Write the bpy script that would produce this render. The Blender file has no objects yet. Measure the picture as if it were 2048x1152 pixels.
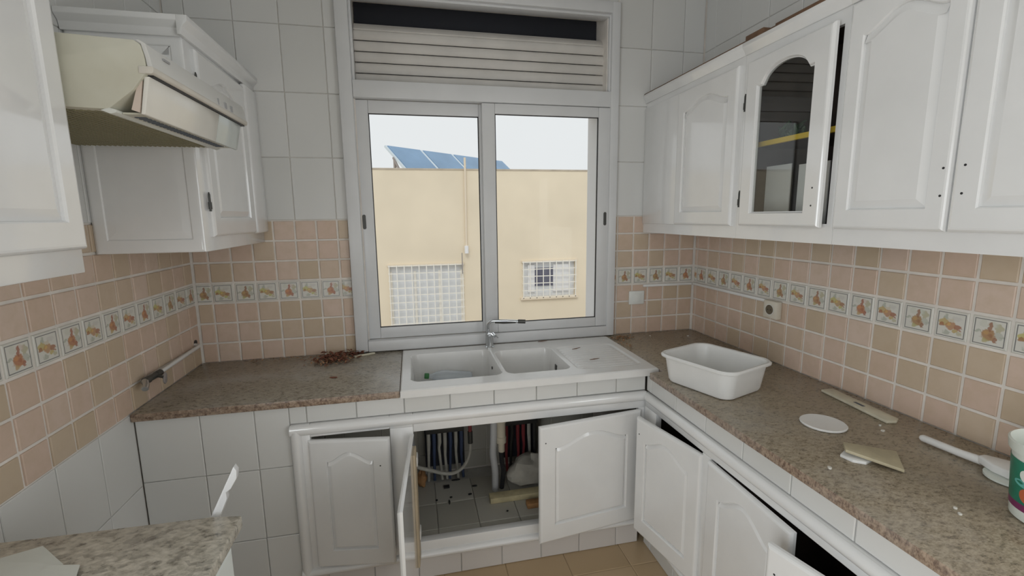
import bpy, bmesh, math, random
from mathutils import Vector, Matrix
random.seed(7)
PI = math.pi
sc = bpy.context.scene
COL = sc.collection

# ------------------------------------------------------------------ camera
HC = 1.60
yaw, pitch, roll = .2118, .1555, -.0119
cy, sy, cp, sp, cr, sr = math.cos(yaw), math.sin(yaw), math.cos(pitch), math.sin(pitch), math.cos(roll), math.sin(roll)
fwd = Vector((sy*cp, cy*cp, -sp)); rt = Vector((cy, -sy, 0)); up = rt.cross(fwd)
r2 = cr*rt + sr*up; u2 = -sr*rt + cr*up
cam = bpy.data.cameras.new('camera'); cam.sensor_width = 36; cam.lens = 919.6/2048*36
cam.clip_start = .02; cam.clip_end = 200
camo = bpy.data.objects.new('camera', cam); COL.objects.link(camo)
camo.matrix_world = Matrix(((r2.x, u2.x, -fwd.x, 0), (r2.y, u2.y, -fwd.y, 0), (r2.z, u2.z, -fwd.z, HC), (0, 0, 0, 1)))
sc.camera = camo

# ------------------------------------------------------------------ world, sun, added fill lights behind the camera, exposure
w = bpy.data.worlds.new('sky'); sc.world = w; w.use_nodes = True
bg = w.node_tree.nodes['Background']; bg.inputs[0].default_value = (.955, .98, 1.0, 1); bg.inputs[1].default_value = .86
sun = bpy.data.lights.new('sun', 'SUN'); sun.energy = .85; sun.angle = math.radians(25); sun.color = (1, .97, .92)
suno = bpy.data.objects.new('sun', sun); COL.objects.link(suno)
suno.rotation_euler = Vector((.22, .66, -.72)).to_track_quat('-Z', 'Y').to_euler()
def area(name, loc, d, sx, sy_, e, col=(1, 1, 1)):
    l = bpy.data.lights.new(name, 'AREA'); l.shape = 'RECTANGLE'; l.size = sx; l.size_y = sy_; l.energy = e; l.color = col
    o = bpy.data.objects.new(name, l); COL.objects.link(o); o.location = loc
    o.rotation_euler = Vector(d).to_track_quat('-Z', 'Z').to_euler(); return o
area('added_rear_fill', (.35, -2.35, 1.05), (0, 1, 0), 1.9, 2.0, 3, (.97, .99, 1))  # added fill from behind the camera, in an invented doorway
area('added_left_fill', (-1.16, -.60, 1.35), (1, 0, 0), 1.6, 1.4, 35, (.92, .97, 1))  # added side fill, mainly to brighten the right wall
area('added_right_fill', (1.81, -.60, 1.35), (-1, 0, 0), 1.6, 1.4, 21, (.93, .975, 1))  # added side fill, mainly to brighten the left wall
sc.view_settings.view_transform = 'Standard'; sc.view_settings.look = 'None'
sc.view_settings.exposure = 0.0; sc.view_settings.gamma = 1; sc.view_settings.use_curve_mapping = False

# ------------------------------------------------------------------ room numbers (metres, camera above the origin)
P = .105
D = 24.7455*P; XL = -10.407*P; XR = 16.589*P; ZB = HC - 4.0804*P
OJ, OM, ON, OI = -3.6723*P, 14.8835*P, 17.4641*P, 12.5845*P
FZ = -.10; CZ = 2.98; YR = -2.4; ZT = .862
PT = ZB + 4*P                     # top of pink tiles
PB = ZB - 3*P

# ------------------------------------------------------------------ materials
MATS = {}
class NT:
    def __init__(s, m): s.t = m.node_tree; s.n = s.t.nodes; s.l = s.t.links
    def node(s, t, **k):
        n = s.n.new(t)
        for a, b in k.items(): setattr(n, a, b)
        return n
    def set(s, inp, v):
        if isinstance(v, (int, float)): inp.default_value = v
        elif isinstance(v, tuple): inp.default_value = v if len(v) == len(inp.default_value) else (*v, 1)[:len(inp.default_value)]
        else: s.l.new(v, inp)
    def math(s, op, a, b=None, c=None, clamp=False):
        n = s.node('ShaderNodeMath', operation=op); n.use_clamp = clamp
        for i, v in enumerate((a, b, c)):
            if v is not None: s.set(n.inputs[i], v)
        return n.outputs[0]
    def mix(s, f, a, b):
        n = s.node('ShaderNodeMix', data_type='RGBA'); s.set(n.inputs[0], f); s.set(n.inputs[6], a); s.set(n.inputs[7], b); return n.outputs[2]
    def noise(s, scale, vec=None, detail=3, rough=.55):
        n = s.node('ShaderNodeTexNoise'); n.inputs['Scale'].default_value = scale; n.inputs['Detail'].default_value = detail; n.inputs['Roughness'].default_value = rough
        if vec is not None: s.l.new(vec, n.inputs['Vector'])
        return n.outputs[0]
    def ramp(s, f, stops):
        n = s.node('ShaderNodeValToRGB'); e = n.color_ramp.elements
        while len(e) < len(stops): e.new(.5)
        for i, (p, c) in enumerate(stops): e[i].position = p; e[i].color = (*c, 1) if len(c) == 3 else c
        s.l.new(f, n.inputs[0]); return n.outputs[0]
    def smooth(s, v, lo, hi):
        n = s.node('ShaderNodeMapRange', interpolation_type='SMOOTHSTEP'); s.set(n.inputs[0], v)
        n.inputs[1].default_value = lo; n.inputs[2].default_value = hi; return n.outputs[0]
    def coord(s, k): return s.node('ShaderNodeTexCoord').outputs[k]
    def world(s): return s.node('ShaderNodeNewGeometry').outputs['Position']
    def bump(s, h, strength, dist=.002):
        n = s.node('ShaderNodeBump'); n.inputs['Strength'].default_value = strength; n.inputs['Distance'].default_value = dist
        s.l.new(h, n.inputs['Height']); return n.outputs[0]

def mat(name, color, rough=.5, metal=0., coat=0., var=0., vscale=8., bump=0., bscale=60., spec=.5, trans=0., tint=None):
    m = bpy.data.materials.new(name); m.use_nodes = True; MATS[name] = m
    t = NT(m); b = t.n['Principled BSDF']
    b.inputs['Base Color'].default_value = (*color, 1); b.inputs['Roughness'].default_value = rough
    b.inputs['Metallic'].default_value = metal; b.inputs['Coat Weight'].default_value = coat; b.inputs['Coat Roughness'].default_value = .08
    b.inputs['Specular IOR Level'].default_value = spec
    if trans: b.inputs['Transmission Weight'].default_value = trans
    if var:
        n = t.noise(vscale, t.world(), 4)
        lo = tuple(c*(1-var) for c in color) if tint is None else tint
        hi = tuple(min(1, c*(1+var*.5)) for c in color)
        t.l.new(t.ramp(n, [(.3, lo), (.7, hi)]), b.inputs['Base Color'])
    if bump:
        t.l.new(t.bump(t.noise(bscale, t.world(), 3), bump), b.inputs['Normal'])
    return m

mat('white_paint', (.82, .82, .815), .2, coat=.9, var=.04, vscale=5, bump=.05, bscale=25)
mat('window_white', (.70, .705, .71), .32, var=.04, vscale=6)
mat('wall_plaster', (.70, .70, .68), .8, var=.05, vscale=3)
mat('pink_grout', (.80, .755, .70), .85, var=.12, vscale=14)
mat('white_grout', (.53, .52, .49), .85, var=.15, vscale=10)
mat('ceramic', (.78, .775, .76), .25, coat=.3, var=.05, vscale=9)
mat('shutter_white', (.66, .635, .60), .5, var=.10, vscale=5)
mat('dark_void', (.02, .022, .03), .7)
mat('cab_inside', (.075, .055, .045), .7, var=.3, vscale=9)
mat('black_rubber', (.02, .02, .022), .5)
mat('dark_metal', (.075, .075, .07), .38, metal=.4)
mat('chrome', (.62, .64, .66), .12, metal=1.)
mat('hood_cream', (.60, .59, .50), .32, var=.10, vscale=5, tint=(.53, .51, .41))
mat('hood_front', (.66, .655, .63), .3, var=.04, vscale=5)
mat('hood_lip', (.66, .62, .55), .35, var=.1, vscale=6)
mat('visor', (.80, .775, .71), .18, var=.06, vscale=6)
mat('visor_side', (.66, .55, .47), .35)
mat('visor_end', (.58, .62, .60), .15)
mat('hood_lamp_strip', (.70, .71, .66), .3)
mat('plastic_white', (.80, .80, .785), .3, var=.04, vscale=8)
mat('plastic_dirty', (.72, .70, .64), .4, var=.12, vscale=20)
mat('switch_white', (.80, .82, .79), .35)
mat('socket_cream', (.70, .65, .55), .4)
mat('socket_hole', (.13, .105, .07), .5)
mat('raw_wood', (.52, .43, .30), .6, var=.2, vscale=12)
mat('brown_wood', (.17, .095, .055), .65, var=.35, vscale=20)
mat('board_cream', (.66, .62, .49), .5, var=.12, vscale=18)
mat('beige_tile', (.50, .44, .30), .5, var=.15, vscale=25)
mat('paper', (.62, .63, .58), .75, var=.05)
mat('mint_white', (.72, .76, .735), .35)
mat('yellow_edge', (.72, .50, .03), .45)
mat('green_mottled', (.035, .085, .035), .6, var=.5, vscale=30)
mat('pvc_grey', (.52, .53, .54), .45, var=.08)
mat('pvc_cream', (.58, .53, .42), .45, var=.08)
mat('blue_pipe', (.05, .075, .15), .45)
mat('red_pipe', (.26, .045, .05), .45)
mat('white_pipe', (.48, .47, .42), .5, var=.15, vscale=30)
mat('rust_orange', (.42, .22, .09), .7, var=.3, vscale=30)
mat('sack', (.42, .40, .35), .8, var=.2, vscale=15)
mat('plank_yellow', (.62, .54, .33), .7, var=.2, vscale=20)
mat('leaf_brown', (.23, .085, .05), .8, var=.5, vscale=60)
mat('leaf_tan', (.42, .24, .13), .8, var=.4, vscale=60)
mat('bottle_clear', (.86, .92, .97), .12, trans=.65)
mat('cap_green', (.04, .20, .06), .4)
mat('bucket_white', (.72, .76, .70), .35)
mat('bucket_green', (.02, .20, .125), .35, var=.2, vscale=20)
mat('bucket_purple', (.20, .03, .11), .35)
mat('bucket_red', (.50, .12, .05), .35)
mat('bucket_teal', (.12, .42, .36), .35)
mat('stucco_yellow', (.80, .70, .54), .85, var=.07, vscale=1.2, bump=.15, bscale=40)
mat('stucco_top', (.52, .45, .36), .9, var=.2, vscale=6)
mat('reveal_white', (.82, .82, .83), .7)
mat('grille_white', (.86, .83, .76), .5)
mat('ext_shutter', (.75, .77, .79), .6, var=.05)
mat('ext_sill', (.76, .66, .52), .8)
mat('ext_pane', (.12, .12, .17), .2)
mat('solar_blue', (.17, .30, .47), .25, var=.15, vscale=2)
mat('solar_frame', (.60, .68, .74), .4)
mat('steel_post', (.30, .27, .26), .6)
mat('ground', (.45, .42, .38), .9, var=.2, vscale=2)
mat('floor_grout', (.42, .32, .21), .9)
mat('mesh_grille', (.30, .275, .17), .55, metal=.2)
mat('printed_dark', (.09, .11, .14), .5)
mat('print_grey', (.36, .36, .37), .5)
mat('tan_toe', (.74, .70, .67), .3, var=.05)

def glass(name, rough=0., tint=(1, 1, 1), refl=.5):
    m = bpy.data.materials.new(name); m.use_nodes = True; MATS[name] = m; t = NT(m)
    for n in list(t.n):
        if n.type != 'OUTPUT_MATERIAL': t.n.remove(n)
    out = [n for n in t.n if n.type == 'OUTPUT_MATERIAL'][0]
    tr = t.node('ShaderNodeBsdfTransparent'); tr.inputs[0].default_value = (*tint, 1)
    gl = t.node('ShaderNodeBsdfGlossy'); gl.inputs['Roughness'].default_value = rough
    fr = t.node('ShaderNodeFresnel'); bf = t.node('ShaderNodeNewGeometry').outputs['Backfacing']
    t.l.new(t.math('SUBTRACT', 1.45, t.math('MULTIPLY', bf, 1.45-1/1.45)), fr.inputs['IOR'])
    f = t.math('MULTIPLY', fr.outputs[0], refl)
    mx = t.node('ShaderNodeMixShader'); t.l.new(f, mx.inputs[0]); t.l.new(tr.outputs[0], mx.inputs[1]); t.l.new(gl.outputs[0], mx.inputs[2])
    t.l.new(mx.outputs[0], out.inputs[0]); return m
glass('window_glass', 0, (.985, .99, .985), .14)
glass('cabinet_glass', .02, (.93, .94, .93), 1.0)

def tile_pink():
    m = mat('pink_tile', (.6, .45, .35), .42); t = NT(m); b = t.n['Principled BSDF']
    r = t.node('ShaderNodeObjectInfo').outputs['Random']
    base = t.ramp(r, [(0, (.565, .45, .325)), (.3, (.61, .49, .375)), (.6, (.645, .485, .39)), (1, (.68, .54, .45))])
    n = t.noise(22, t.world(), 4, .6)
    c = t.mix(t.math('MULTIPLY', t.smooth(n, .35, .75), .35), base, (.52, .40, .27))
    t.l.new(c, b.inputs['Base Color'])
    t.l.new(t.bump(t.noise(70, t.world(), 3), .25, .001), b.inputs['Normal'])
tile_pink()
def tile_white(name, cols, rough):
    m = mat(name, (.7, .7, .7), rough, coat=.3); t = NT(m); b = t.n['Principled BSDF']
    r = t.node('ShaderNodeObjectInfo').outputs['Random']
    t.l.new(t.ramp(r, [(0, cols[0]), (1, cols[1])]), b.inputs['Base Color'])
tile_white('white_tile', ((.665, .665, .645), (.715, .715, .70)), .28)
tile_white('floor_tile', ((.50, .36, .21), (.58, .43, .27)), .45)
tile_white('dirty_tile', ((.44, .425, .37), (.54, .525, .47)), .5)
tile_white('toe_tile', ((.68, .64, .61), (.72, .69, .67)), .3)

def decor(name, blobs, warm):
    m = mat(name, (.7, .68, .62), .3); t = NT(m); b = t.n['Principled BSDF']
    sep = t.node('ShaderNodeSeparateXYZ'); t.l.new(t.coord('Object'), sep.inputs[0])
    u = t.math('DIVIDE', sep.outputs[0], .047); v = t.math('DIVIDE', sep.outputs[2], .047); ub = t.math('DIVIDE', u, 1.17); vb = t.math('DIVIDE', v, 1.17)
    nz = t.node('ShaderNodeTexNoise'); nz.inputs['Scale'].default_value = 75; nz.inputs['Detail'].default_value = 2
    t.l.new(t.coord('Object'), nz.inputs['Vector'])
    sc_ = t.node('ShaderNodeSeparateColor'); t.l.new(nz.outputs['Color'], sc_.inputs[0])
    u2_ = t.math('ADD', ub, t.math('MULTIPLY', t.math('SUBTRACT', sc_.outputs[0], .5), .42))
    v2_ = t.math('ADD', vb, t.math('MULTIPLY', t.math('SUBTRACT', sc_.outputs[1], .5), .42))
    rnd = t.node('ShaderNodeObjectInfo').outputs['Random']
    c = (.68, .665, .61)
    for cx, cy_, rx, ry, col, a in blobs:
        dx = t.math('DIVIDE', t.math('SUBTRACT', u2_, cx), rx); dy = t.math('DIVIDE', t.math('SUBTRACT', v2_, cy_), ry)
        d = t.math('SQRT', t.math('ADD', t.math('MULTIPLY', dx, dx), t.math('MULTIPLY', dy, dy)))
        f = t.math('MULTIPLY', t.math('SUBTRACT', 1., t.smooth(d, .75, 1.1)), a)
        cc = t.mix(rnd, col, tuple(x*y for x, y in zip(col, warm))) if col[0] > col[1]*1.2 else col
        c = t.mix(f, c, cc)
    au = t.math('ABSOLUTE', u); av = t.math('ABSOLUTE', v); mx = t.math('MAXIMUM', au, av)
    line = t.math('SUBTRACT', 1., t.smooth(t.math('ABSOLUTE', t.math('SUBTRACT', mx, .84)), .018, .035))
    c = t.mix(t.math('MULTIPLY', line, .9), c, (.13, .13, .135))
    t.l.new(c, b.inputs['Base Color'])
RO, RD, YO, OL, GG, PK = (.47, .21, .11), (.37, .13, .075), (.52, .35, .17), (.47, .44, .29), (.42, .44, .37), (.60, .46, .40)
decor('decor_upright', [(-.3, .45, .25, .2, (.60, .60, .52), .6), (.42, .30, .20, .28, OL, .8), (.45, -.10, .22, .2, GG, .6), (-.58, -.02, .22, .07, GG, .8), (.22, .5, .2, .18, PK, .5),
                        (-.05, -.15, .37, .36, RO, .95), (-.15, -.48, .22, .12, YO, .8), (.02, .34, .13, .28, RD, .85), (-.12, -.05, .16, .14, (.60, .28, .13), .8), (.28, -.42, .14, .18, RD, .85), (.62, -.2, .1, .06, GG, .7), (.1, -.2, .1, .12, RD, .6)], (.85, 1.25, 1.2))
decor('decor_flat', [(-.3, .42, .16, .18, GG, .8), (.25, .42, .3, .12, (.60, .58, .54), .7), (-.2, -.5, .22, .14, GG, .75), (.45, -.45, .14, .14, OL, .7), (-.05, .25, .25, .15, (.60, .52, .38), .6),
                     (-.38, .12, .25, .26, YO, .9), (-.02, -.05, .3, .26, RO, .85), (.36, -.12, .2, .18, RD, .85), (.22, -.36, .16, .12, YO, .9), (-.5, -.08, .14, .13, RD, .8), (-.12, .02, .12, .12, (.64, .36, .16), .8)], (1.0, 1.45, 1.1))

def granite(name, dark, mid, light, sc1, dust_sheen_amt=.28):
    m = mat(name, mid, .26); t = NT(m); b = t.n['Principled BSDF']
    g = t.node('ShaderNodeNewGeometry').outputs['Position']
    mp = t.node('ShaderNodeMapping'); mp.inputs['Rotation'].default_value = (0, 0, .7); mp.inputs['Scale'].default_value = (1, 1.6, 1); t.l.new(g, mp.inputs[0])
    n1 = t.noise(sc1, mp.outputs[0], 5, .65); n2 = t.noise(sc1*2.6, mp.outputs[0], 3, .6)
    vo = t.node('ShaderNodeTexVoronoi'); vo.inputs['Scale'].default_value = sc1*1.7; t.l.new(mp.outputs[0], vo.inputs['Vector'])
    f = t.math('ADD', t.math('MULTIPLY', n1, .62), t.math('MULTIPLY', n2, .38))
    c = t.ramp(f, [(.34, dark), (.455, mid), (.56, light), (.70, tuple(min(1, x*1.25) for x in light))])
    sep = t.node('ShaderNodeSeparateColor'); t.l.new(vo.outputs['Color'], sep.inputs[0])
    c = t.mix(t.math('MULTIPLY', t.smooth(sep.outputs[0], .74, .9), .38), c, dark)
    dust_sheen = t.smooth(t.noise(3.2, g, 4), .48, .72)
    c = t.mix(t.math('MULTIPLY', dust_sheen, dust_sheen_amt), c, (.46, .445, .42))
    t.l.new(c, b.inputs['Base Color'])
    t.l.new(t.ramp(n1, [(.3, (.22,)*3), (.7, (.42,)*3)]), b.inputs['Roughness'])
granite('granite_brown', (.12, .098, .072), (.275, .225, .155), (.39, .325, .24), 62)
granite('granite_dust_sheen', (.12, .105, .085), (.275, .24, .185), (.41, .365, .30), 55, .8)  # grey overlay is dust plus window sheen put into the colour
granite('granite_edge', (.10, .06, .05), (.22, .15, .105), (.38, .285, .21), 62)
granite('granite_grey', (.15, .14, .12), (.43, .40, .335), (.60, .56, .48), 30)

# ------------------------------------------------------------------ object helpers
ORG = {}
def link(o, parent=None):
    COL.objects.link(o)
    if parent is not None: o.parent = parent
    return o
def tag(o, label=None, cat=None, group=None, kind=None):
    if label: o['label'] = label
    if cat: o['category'] = cat
    if group: o['group'] = group
    if kind: o['kind'] = kind
    return o
def thing(name, loc, label=None, cat=None, group=None, kind=None):
    o = bpy.data.objects.new(name, None); COL.objects.link(o); o.location = loc; o.empty_display_size = .05
    ORG[o.name] = Vector(loc); return tag(o, label, cat, group, kind)

class MB:
    def __init__(s): s.v = []; s.f = []
    def add(s, vs, fs):
        k = len(s.v); s.v += [tuple(v) for v in vs]; s.f += [tuple(i+k for i in f) for f in fs]; return s
    def box(s, x0, x1, y0, y1, z0, z1):
        vs = [(x, y, z) for z in (z0, z1) for y in (y0, y1) for x in (x0, x1)]
        return s.add(vs, [(0, 2, 3, 1), (4, 5, 7, 6), (0, 1, 5, 4), (2, 6, 7, 3), (0, 4, 6, 2), (1, 3, 7, 5)])
    def prism(s, pts, axis, a0, a1):
        """closed 2D polygon extruded along axis; pts are the two other coordinates in xyz order"""
        def mk(p, a):
            return (a, p[0], p[1]) if axis == 'x' else (p[0], a, p[1]) if axis == 'y' else (p[0], p[1], a)
        n = len(pts); vs = [mk(p, a0) for p in pts] + [mk(p, a1) for p in pts]
        return s.add(vs, [tuple(range(n))[::-1], tuple(range(n, 2*n))] + [(i, (i+1) % n, n+(i+1) % n, n+i) for i in range(n)])
    def tube(s, path, r, n=10, cap=True):
        path = [Vector(p) for p in path]; rs = r if isinstance(r, (list, tuple)) else [r]*len(path)
        vs = []; fs = []; prev = None
        for i, p in enumerate(path):
            d = (path[min(i+1, len(path)-1)] - path[max(i-1, 0)]).normalized()
            a = Vector((0, 0, 1)) if abs(d.z) < .9 else Vector((1, 0, 0))
            if prev is not None: a = prev
            x = (a - d*a.dot(d)).normalized(); y = d.cross(x); prev = x
            for k in range(n):
                t = 2*PI*k/n; vs.append(p + x*math.cos(t)*rs[i] + y*math.sin(t)*rs[i])
        for i in range(len(path)-1):
            for k in range(n): fs.append((i*n+k, i*n+(k+1) % n, (i+1)*n+(k+1) % n, (i+1)*n+k))
        if cap: fs += [tuple(range(n))[::-1], tuple(range((len(path)-1)*n, len(path)*n))]
        return s.add(vs, fs)
    def lathe(s, prof, c=(0, 0, 0), n=32, cap=True):
        vs = []; fs = []
        for r, z in prof:
            for k in range(n): t = 2*PI*k/n; vs.append((c[0]+r*math.cos(t), c[1]+r*math.sin(t), c[2]+z))
        for i in range(len(prof)-1):
            for k in range(n): fs.append((i*n+k, i*n+(k+1) % n, (i+1)*n+(k+1) % n, (i+1)*n+k))
        if cap: fs += [tuple(range(n))[::-1], tuple(range((len(prof)-1)*n, len(prof)*n))]
        return s.add(vs, fs)
    def mesh(s, name, bevel=0., seg=2, smooth=None, off=None, weld=False, sharp=.6):
        me = bpy.data.meshes.new(name); bm = bmesh.new()
        vs = [bm.verts.new(Vector(v) - (off or Vector())) for v in s.v]
        for f in s.f:
            try: bm.faces.new([vs[i] for i in f])
            except ValueError: pass
        if weld: bmesh.ops.remove_doubles(bm, verts=bm.verts, dist=1e-5)
        bmesh.ops.recalc_face_normals(bm, faces=bm.faces)
        if bevel:
            es = [e for e in bm.edges if len(e.link_faces) == 2 and e.calc_face_angle(0) > .5]
            bmesh.ops.bevel(bm, geom=es, offset=bevel, segments=seg, affect='EDGES', profile=.5, clamp_overlap=True)
        if smooth is None: smooth = bool(bevel)
        if smooth:
            for f in bm.faces: f.smooth = True
            for e in bm.edges:
                if len(e.link_faces) == 2 and e.calc_face_angle(0) > sharp: e.smooth = False
        bm.to_mesh(me); bm.free(); return me
    def build(s, name, m, parent=None, bevel=0., seg=2, smooth=None, local=False, loc=None, rot=None, weld=False, mesh_origin=False, sharp=.6):
        off = None
        if parent is not None and not local: off = ORG.get(parent.name, Vector())
        if mesh_origin:                                    # top-level one-mesh thing: origin at its base
            xs, ys, zs = zip(*s.v); off = Vector(((min(xs)+max(xs))/2, (min(ys)+max(ys))/2, min(zs))); loc = off
        me = s.mesh(name, bevel, seg, smooth, off, weld, sharp); me.materials.append(MATS[m])
        o = bpy.data.objects.new(name, me); link(o, parent)
        if loc is not None: o.location = loc
        if rot is not None: o.rotation_euler = rot
        return o
def box(name, m, parent, x0, x1, y0, y1, z0, z1, bevel=.002, **k):
    return MB().box(x0, x1, y0, y1, z0, z1).build(name, m, parent, bevel=bevel, **k)
def holed(x0, x1, z0, z1, y0, y1, holes, mb=None):
    """wall of blocks in the XZ plane with rectangular holes (hx0,hx1,hz0,hz1)"""
    mb = mb or MB()
    xs = sorted({x0, x1, *[h[0] for h in holes], *[h[1] for h in holes]}); zs = sorted({z0, z1, *[h[2] for h in holes], *[h[3] for h in holes]})
    for a, b in zip(xs, xs[1:]):
        run = None
        for c, d in zip(zs, zs[1:]):
            cx, cz = (a+b)/2, (c+d)/2
            if any(h[0] < cx < h[1] and h[2] < cz < h[3] for h in holes):
                if run: mb.box(a, b, y0, y1, *run); run = None
            else: run = (run[0], d) if run else (c, d)
        if run: mb.box(a, b, y0, y1, *run)
    return mb

# ---- tiles: pieces with chamfered faces, mesh shared by size
TM = {}
def tile_mesh(w_, h_, m):
    key = (round(w_, 4), round(h_, 4), m)
    if key not in TM:
        a, b = key[0]/2, key[1]/2; ch = min(.0025, a/3, b/3); mb = MB()
        vs = [(-a, .012, -b), (a, .012, -b), (a, .012, b), (-a, .012, b), (-a, ch*.8, -b), (a, ch*.8, -b), (a, ch*.8, b), (-a, ch*.8, b),
              (-a+ch, 0, -b+ch), (a-ch, 0, -b+ch), (a-ch, 0, b-ch), (-a+ch, 0, b-ch)]
        fs = [(8, 9, 10, 11)] + [(4+i, 4+(i+1) % 4, 8+(i+1) % 4, 8+i) for i in range(4)] + [(i, (i+1) % 4, 4+(i+1) % 4, 4+i) for i in range(4)]
        me = mb.add(vs, fs).mesh('tile'); me.materials.append(MATS[m]); TM[key] = me
    return TM[key]
ROT = {'back': 0., 'left': PI/2, 'right': -PI/2}
def field(parent, side, c, a0, a1, z0, z1, oa, pa, oz, pz, gap, pick, name='tile', jit=.0006, skip=None):
    """side: which way the tiles face; c: plane of the tile faces; a runs along the wall"""
    org = ORG.get(parent.name, Vector())
    def cuts(lo, hi, o, p):
        k = math.floor((lo-o)/p+1e-6); r = []
        while o+k*p < hi-1e-6:
            s_, e_ = max(lo, o+k*p), min(hi, o+(k+1)*p)
            if e_-s_ > gap+.006: r.append((k, s_, e_))
            k += 1
        return r
    for ka, s, e in cuts(a0, a1, oa, pa):
        for kz, zs, ze in cuts(z0, z1, oz, pz):
            if skip and skip((s+e)/2, (zs+ze)/2): continue
            me = tile_mesh(e-s-gap, ze-zs-gap, pick(ka, kz))
            o = bpy.data.objects.new(name, me); link(o, parent)
            j = random.uniform(-jit, jit)
            am, zm = (s+e)/2, (zs+ze)/2
            o.location = Vector((am, c+j, zm) if side == 'back' else (c+j, am, zm)) - org
            o.rotation_euler = (0, 0, ROT[side])
G = .0105
def pinkpick(ka, kz): return ('decor_upright' if ka % 2 else 'decor_flat') if kz == 0 else 'pink_tile'
wh = lambda a, b: 'white_tile'
WP, WZ = .2045, .3158

# ================================================================== SETTING
WO = (-.255, 1.128, .885, 2.735)                     # wall opening for the window
mb = holed(XL-.25, XR+.25, FZ, CZ, D+.006, D+.20, [WO]); holed(XL-.25, XR+.25, FZ, CZ, D+.20, D+.27, [(WO[0], WO[1], WO[2], 2.235)], mb)
wb = tag(mb.build('wall_back', 'pink_grout'), 'tiled kitchen wall holding the window above the sink', kind='structure')
wl = tag(MB().box(XL-.2, XL-.006, 0.25, D+.006, FZ, CZ).box(XL-.2, XL-.006, YR, -1.45, FZ, CZ).box(XL-.2, XL-.006, -1.45, 0.25, 2.1, CZ).box(XL-.2, XL-.006, -1.45, 0.25, FZ, .6).build('wall_left', 'pink_grout'), 'tiled wall behind the range hood', kind='structure')  # unseen opening behind the camera added to hold the left fill light
wr = tag(MB().box(XR+.006, XR+.2, 0.25, D+.006, FZ, CZ).box(XR+.006, XR+.2, YR, -1.45, FZ, CZ).box(XR+.006, XR+.2, -1.45, 0.25, 2.1, CZ).box(XR+.006, XR+.2, -1.45, 0.25, FZ, .6).build('wall_right', 'pink_grout'), 'tiled wall above the long granite worktop', kind='structure')  # unseen opening behind the camera added to hold the right fill light
rear = holed(XL-.2, XR+.2, FZ, CZ, YR-.2, YR, [(-.65, 1.35, FZ, 2.15)])  # doorway-sized opening invented for the rear fill light
tag(rear.build('wall_rear', 'wall_plaster'), 'plain plaster wall with a wide opening added for the fill light', kind='structure')
tag(MB().box(XL-.2, XR+.2, YR-.2, D+.27, CZ, CZ+.2).build('ceiling', 'wall_plaster'), 'plain white ceiling', kind='structure')
fl = tag(MB().box(XL-.2, XR+.2, YR-.2, D+.006, FZ-.15, FZ-.003).build('floor', 'floor_grout'), 'tan tiled kitchen floor', kind='structure')
for i in range(-3, 6):
    for j in range(2, 7):
        me = tile_mesh(.297, .297, 'floor_tile'); o = bpy.data.objects.new('tile', me); link(o, fl)
        o.location = (.3*i+.08+.15, .3*j+.05+.15, FZ); o.rotation_euler = (-PI/2, 0, 0)
# pink, decor and white wall tiles
field(wb, 'back', D, XL+.004, -.327, ZT-.01, PT, OJ, P, ZB, P, G, pinkpick)
field(wb, 'back', D, 1.190, XR-.004, ZT-.01, PT, OI, P, ZB, P, G, pinkpick)
field(wl, 'left', XL, .6, D-.004, PB, PT, OM, P, ZB, P, G, pinkpick)
field(wr, 'right', XR, .5, D-.004, ZT-.01, ZB+3*P, ON, P, ZB, P, G, lambda a, k: pinkpick(a+1, k))
WG = .0028
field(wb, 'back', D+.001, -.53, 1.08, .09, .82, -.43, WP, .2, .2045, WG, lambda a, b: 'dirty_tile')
field(wb, 'back', D, XL+.003, -.327, PT, CZ, -.386, WP, PT, WZ, WG, wh)
field(wb, 'back', D, 1.190, XR-.003, PT, CZ, 1.197, WP, PT, WZ, WG, wh)
field(wb, 'back', D, -.327, 1.190, 2.765, CZ, -.386, WP, PT+3*WZ, WZ*1.1, WG, wh)
field(wl, 'left', XL, .4, D-.003, PT, CZ, D-.1, WP, PT, WZ, WG, wh)
field(wl, 'left', XL, .4, 1.9685, FZ, PB, 1.768, .2005, .553-2*WZ, WZ, WG, wh)
field(wr, 'right', XR, .4, D-.003, 2.2, CZ, D-.1, WP, PT, WZ, WG, wh)

# ---- window_1
win = thing('window_1', (.435, D, .87), 'white sliding window with roller shutter above the sink', kind='structure')
TX0, TX1, TZ0, TZ1 = -.327, 1.190, .866, 2.762
YF = D-.035
mb = MB()
mb.box(TX0, -.262, YF, D+.06, TZ0, TZ1).box(1.140, TX1, YF, D+.06, TZ0, TZ1).box(-.262, 1.147, YF, D+.06, 2.703, TZ1).box(-.262, 1.147, YF, D+.06, TZ0, .927)
mb.build('window_frame', 'window_white', win, bevel=.006)
mb = MB().box(-.262, 1.147, YF+.004, D+.06, 2.206, 2.292); mb.build('middle_rail', 'window_white', win, bevel=.006)
mb = MB()                                                      # inner lining of the shutter opening
mb.box(-.262, -.25, YF+.03, D+.05, 2.292, 2.703).box(1.132, 1.147, YF+.02, D+.05, 2.292, 2.703).box(-.25, 1.132, YF+.02, D+.05, 2.690, 2.703)
mb.build('opening_lining', 'window_white', win, bevel=.002)
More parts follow.
